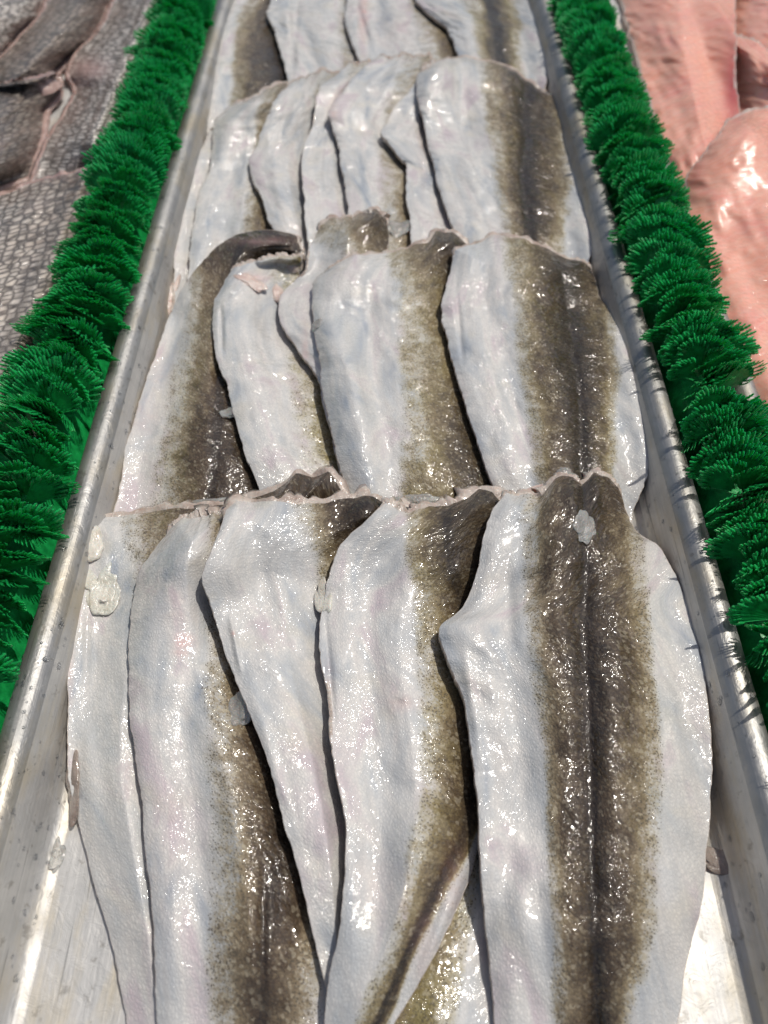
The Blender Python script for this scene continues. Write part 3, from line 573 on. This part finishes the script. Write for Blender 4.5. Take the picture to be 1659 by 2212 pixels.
# ------------------------------------------------------------------ scraps of flesh and fat
def ico(sub=4):
    import bmesh
    bm = bmesh.new(); bmesh.ops.create_icosphere(bm, subdivisions=sub, radius=1)
    v = np.array([w.co[:] for w in bm.verts]); f = [tuple(w.index for w in g.verts) for g in bm.faces]; bm.free(); return v, np.array(f)
ICO = ico(); HS = boxblur(H, 2)
def scrap(label, px, py, wpx, hpx, thick, mat='jelly', rot=0.0, seed=1, zoff=0.0, on=None, bumpy=.30, name='flesh_scrap'):
    z = .02
    for _ in range(8):
        X, Y = unproj(px, py, z); z = float(sample(H, np.array([X]), np.array([Y]))[0]) if on is None else on
        z += zoff
    X, Y = float(X), float(Y)
    mpp = math.hypot(X, math.hypot(Y, CAMH-z))/FPX*.95
    v_, f_ = ICO
    n = 1+bumpy*(vnoise(v_[:, 0]*1.6+9, v_[:, 1]*1.6+v_[:, 2]*1.1, seed)*2.2+vnoise(v_[:, 0]*3.4+3, v_[:, 1]*3.4+v_[:, 2]*2.5, seed+3)*.7)
    p = v_*n[:, None]
    el = math.sin(math.atan2(CAMH-z, Y)) if Y > 0 else 1
    p = p*np.array([wpx/2*mpp, hpx/2*mpp/max(el, .4), thick*.6])
    p[:, 2] = np.where(p[:, 2] < 0, p[:, 2]*.4, p[:, 2])
    c, s = math.cos(rot), math.sin(rot); q = p.copy(); q[:, 0] = p[:, 0]*c-p[:, 1]*s; q[:, 1] = p[:, 0]*s+p[:, 1]*c
    # drape over what lies beneath
    q[:, 2] += np.clip(sample(HS, q[:, 0]+X, q[:, 1]+Y)-(z-zoff), -.004, .004)*.8
    o = mesh_obj(name, q, f_, M[mat]); o.location = (X, Y, z)
    tag(o, label, 'fish scrap'); return o
scrap('pale jelly scrap stuck on the left tray rim below the green divider', 272, 666, 52, 46, .004, 'jelly', 0, 1)
scrap('beige fat lump on the left tray rim beside the second row', 247, 1043, 62, 40, .0035, 'cream', .5, 2)
scrap('large cream fat lump at the top left corner of the front row', 192, 1168, 62, 80, .005, 'cream', .5, 3)
scrap('thin yellowish peeled patch on the leftmost front row fish', 210, 1262, 84, 92, .0012, 'cream', .1, 4, bumpy=.75)
scrap('clear grey jelly drop in the gap on the dark back in the front row', 526, 1533, 60, 84, .004, 'jelly', .1, 5, -.001)
scrap('whitish jelly dab on the dark back near the top of the largest fish', 1262, 1140, 52, 62, .0022, 'jelly', -.2, 6)
scrap('pale frill of flesh on the top edge of the largest front fish', 1226, 1026, 48, 26, .004, 'jelly', 0, 7)
scrap('small pale frill right of the split on the largest front fish', 1285, 1030, 46, 20, .003, 'jelly', -.1, 8)
scrap('pinkish flesh piece along the cut top of the largest front fish', 1150, 1068, 95, 26, .003, 'rosy', .35, 9)
scrap('brown-grey flesh scrap on the lower right tray floor by the wall', 1612, 1868, 150, 56, .0030, 'slime', -.22, 10, on=.0012)
scrap('small white scrap between the right tray wall and the second row', 1434, 905, 36, 60, .003, 'jelly', .1, 11)
scrap('pink belly flap piece on the right tray wall beside the second row', 1362, 702, 78, 62, .004, 'rosy', -.6, 12)
scrap('pink torn flesh at the left tray wall beside the curled fish', 358, 655, 30, 100, .004, 'rosy', -.2, 13)
scrap('pale pink torn shred across the top of the yellow-olive fish', 540, 606, 66, 24, .002, 'rosy', -.35, 14)
scrap('small pinkish knot at the seam in the second row', 606, 640, 34, 36, .003, 'rosy', .3, 15)
scrap('narrow cream flesh strip on the left edge of the gold speckled fish', 700, 1290, 34, 86, .0028, 'cream', .15, 16)
scrap('small translucent jelly by the yellow streak in the second row', 500, 893, 46, 22, .002, 'jelly', -.2, 17)
scrap('clear watery jelly on the lower left tray floor', 118, 1848, 34, 66, .0012, 'jelly', 0, 18)
scrap('pale jelly ridge on the far edge between two dark lumps in the second row', 858, 492, 60, 30, .003, 'jelly', 0, 19)
scrap('small beige knob at the seam beside the wide middle fish', 684, 700, 22, 20, .002, 'jelly', 0, 20)
scrap('torn grey-brown membrane on the left edge of the leftmost front fish', 158, 1700, 36, 110, .0018, 'slime', .1, 21, bumpy=.6)
scrap('pale flesh rim above the dark back left of the largest fish', 905, 1078, 110, 20, .002, 'jelly', 0, 22)
scrap('glassy flesh fringe over the left end of the front row', 430, 1090, 240, 16, .002, 'jelly', .15, 23)
scrap('pale flesh fringe beside the dark scaly lumps', 600, 1058, 60, 26, .003, 'jelly', .6, 24)

# ------------------------------------------------------------------ water droplets on the steel
rng = np.random.default_rng(4)
import bmesh
bm = bmesh.new(); bmesh.ops.create_icosphere(bm, subdivisions=2, radius=1)
dv = np.array([w.co[:] for w in bm.verts]); df = np.array([[w.index for w in g.verts] for g in bm.faces]); bm.free()
VV = []; FF = []; cnt = 0
def prof_at(d):   # position and normal on the tray profile by parameter 0..1
    k = d*(len(PROF)-4)+1; i = int(k); f = k-i
    a, b = PROF[i], PROF[i+1]
    return a[0]+(b[0]-a[0])*f, a[1]+(b[1]-a[1])*f, (-(b[1]-a[1]), (b[0]-a[0]))
for i in range(900):
    side = -1 if rng.random() < .6 else 1
    x, z, n = prof_at(rng.random()); y = rng.random()**1.3*.62+.02
    ln = math.hypot(*n); nx, nz = n[0]/ln, n[1]/ln
    r = .00035+.0008*rng.random()**3
    el = 1+rng.random()*.6
    p = dv*np.array([r, r*el, r])
    q = np.stack([p[:, 0]*nz+p[:, 2]*nx*.5, p[:, 1], -p[:, 0]*nx+p[:, 2]*nz*.5], 1)
    q[:, 0] += x; q[:, 2] += z; q[:, 0] *= side; q[:, 1] += y
    VV.append(q); FF.append(df+cnt if side > 0 else df[:, ::-1]+cnt); cnt += len(q)
tag(mesh_obj('water_droplets', np.concatenate(VV), np.concatenate(FF), M['water']), 'fine water beads scattered over the steel tray rims and walls', 'water drops', kind='stuff')

# ------------------------------------------------------------------ green plastic parsley dividers
def frond_mesh(seed):
    rg = random.Random(seed); V = []; F = []
    def finger(base, tip, w, nrm):
        d = tip-base; ln = d.length; d = d/ln; s = d.cross(nrm).normalized()
        prof = [(0, .55, 0), (.35, .75, 0), (.48, 1.08, .5), (.56, .66, 0), (.70, 1.0, .4), (.78, .58, 0), (.9, .78, .2), (1.0, .22, 0)]
        i0 = len(V)
        for t, ww, _ in prof:
            p = base+d*(ln*t)+nrm*(math.sin(t*2.2)*ln*.12)
            V.append(p-s*w*ww); V.append(p+nrm*w*.45*ww); V.append(p+s*w*ww); V.append(p-nrm*w*.25*ww)
        for k in range(len(prof)-1):
            a = i0+k*4; b = a+4
            for j in range(4): F.append((a+j, a+(j+1) % 4, b+(j+1) % 4, b+j))
    for side in (-1, 1):
        for layer in range(3):
            yaw = rg.uniform(-.7, .7); pitch = rg.uniform(-.5, .5); offy = (layer-1)*.0035+rg.uniform(-.0015, .0015)
            a0 = (2, 30, 52)[layer]+rg.uniform(-6, 6); span = 62; nf = 15
            Lf = rg.uniform(.0185, .0255)
            pts = []
            cup = rg.uniform(.2, .5)
            for k in range(nf):
                f = k/(nf-1)
                a = R(a0+span*f+rg.uniform(-1, 1))
                rad = Lf*(.80+.24*math.sin(f*math.pi))*(1+rg.uniform(-.05, .05))
                def at(q, zz=0.0):
                    r_ = rad*q
                    return Vector((side*r_*math.cos(a)*1.02, offy+side*yaw*r_*.30*math.cos(a)-pitch*r_*.5-cup*r_*q*(.35+.3*math.sin(f*math.pi))+zz, .003+r_*math.sin(a)*1.0))
                pts.append([at(q, (.0005 if k % 2 else -.0005)*q) for q in (.12, .38, .62, .80)]+[at(1.0)])
            i0 = len(V)
            for p in pts: V += p[:4]
            for k in range(nf-1):
                for j in range(3): F.append((i0+k*4+j, i0+k*4+4+j, i0+k*4+5+j, i0+k*4+1+j))
            nrm = Vector((.1*side, -1, .35+.5*pitch)).normalized()
            for p in pts:
                finger(p[3]-(p[4]-p[3])*.35, p[4], .00080+rg.random()*.00015, nrm)
    me = bpy.data.meshes.new('frond'); me.from_pydata([tuple(p) for p in V], [], F)
    me.polygons.foreach_set('use_smooth', [True]*len(me.polygons)); me.materials.append(M['green']); return me
FM = [frond_mesh(s) for s in range(12)]
def divider(sx, label):
    root = empty('parsley_divider', (.1562 if sx > 0 else -.1575, 0, .026)); tag(root, label, 'garnish divider', 'green plastic parsley dividers between trays')
    v = []; f = []
    for i, y in enumerate((-.08, .95)):
        for x, z in ((-.010, -.016), (.010, -.016), (.006, -.004), (-.006, -.004)): v.append((x, y, z))
    f = [(0, 1, 5, 4), (1, 2, 6, 5), (2, 3, 7, 6), (3, 0, 4, 7), (3, 2, 1, 0), (4, 5, 6, 7)]
    mesh_obj('base_strip', v, f, M['green'], root, False)
    rg = random.Random(7 if sx < 0 else 8)
    n = 98
    for i in range(n):
        y = .065+.64*i/(n-1)
        o = bpy.data.objects.new('frond', FM[rg.randrange(len(FM))]); col.objects.link(o); o.parent = root
        o.location = (rg.uniform(-.0012, .0012), y+rg.uniform(-.002, .002), rg.uniform(-.002, .002))
        wave = math.sin(i*.21+sx)*.15
        o.rotation_euler = (rg.uniform(-.45, .45)+wave, rg.uniform(-.15, .15), rg.uniform(-.4, .4)+wave)
        s = rg.uniform(.92, 1.1); o.scale = (s*rg.choice((-1, 1)), s, s*rg.uniform(.95, 1.08))
divider(-1, 'bushy green plastic parsley strip on the left, beside the grey scaly fillets')
divider(1, 'bushy green plastic parsley strip on the right, beside the pink fillets')
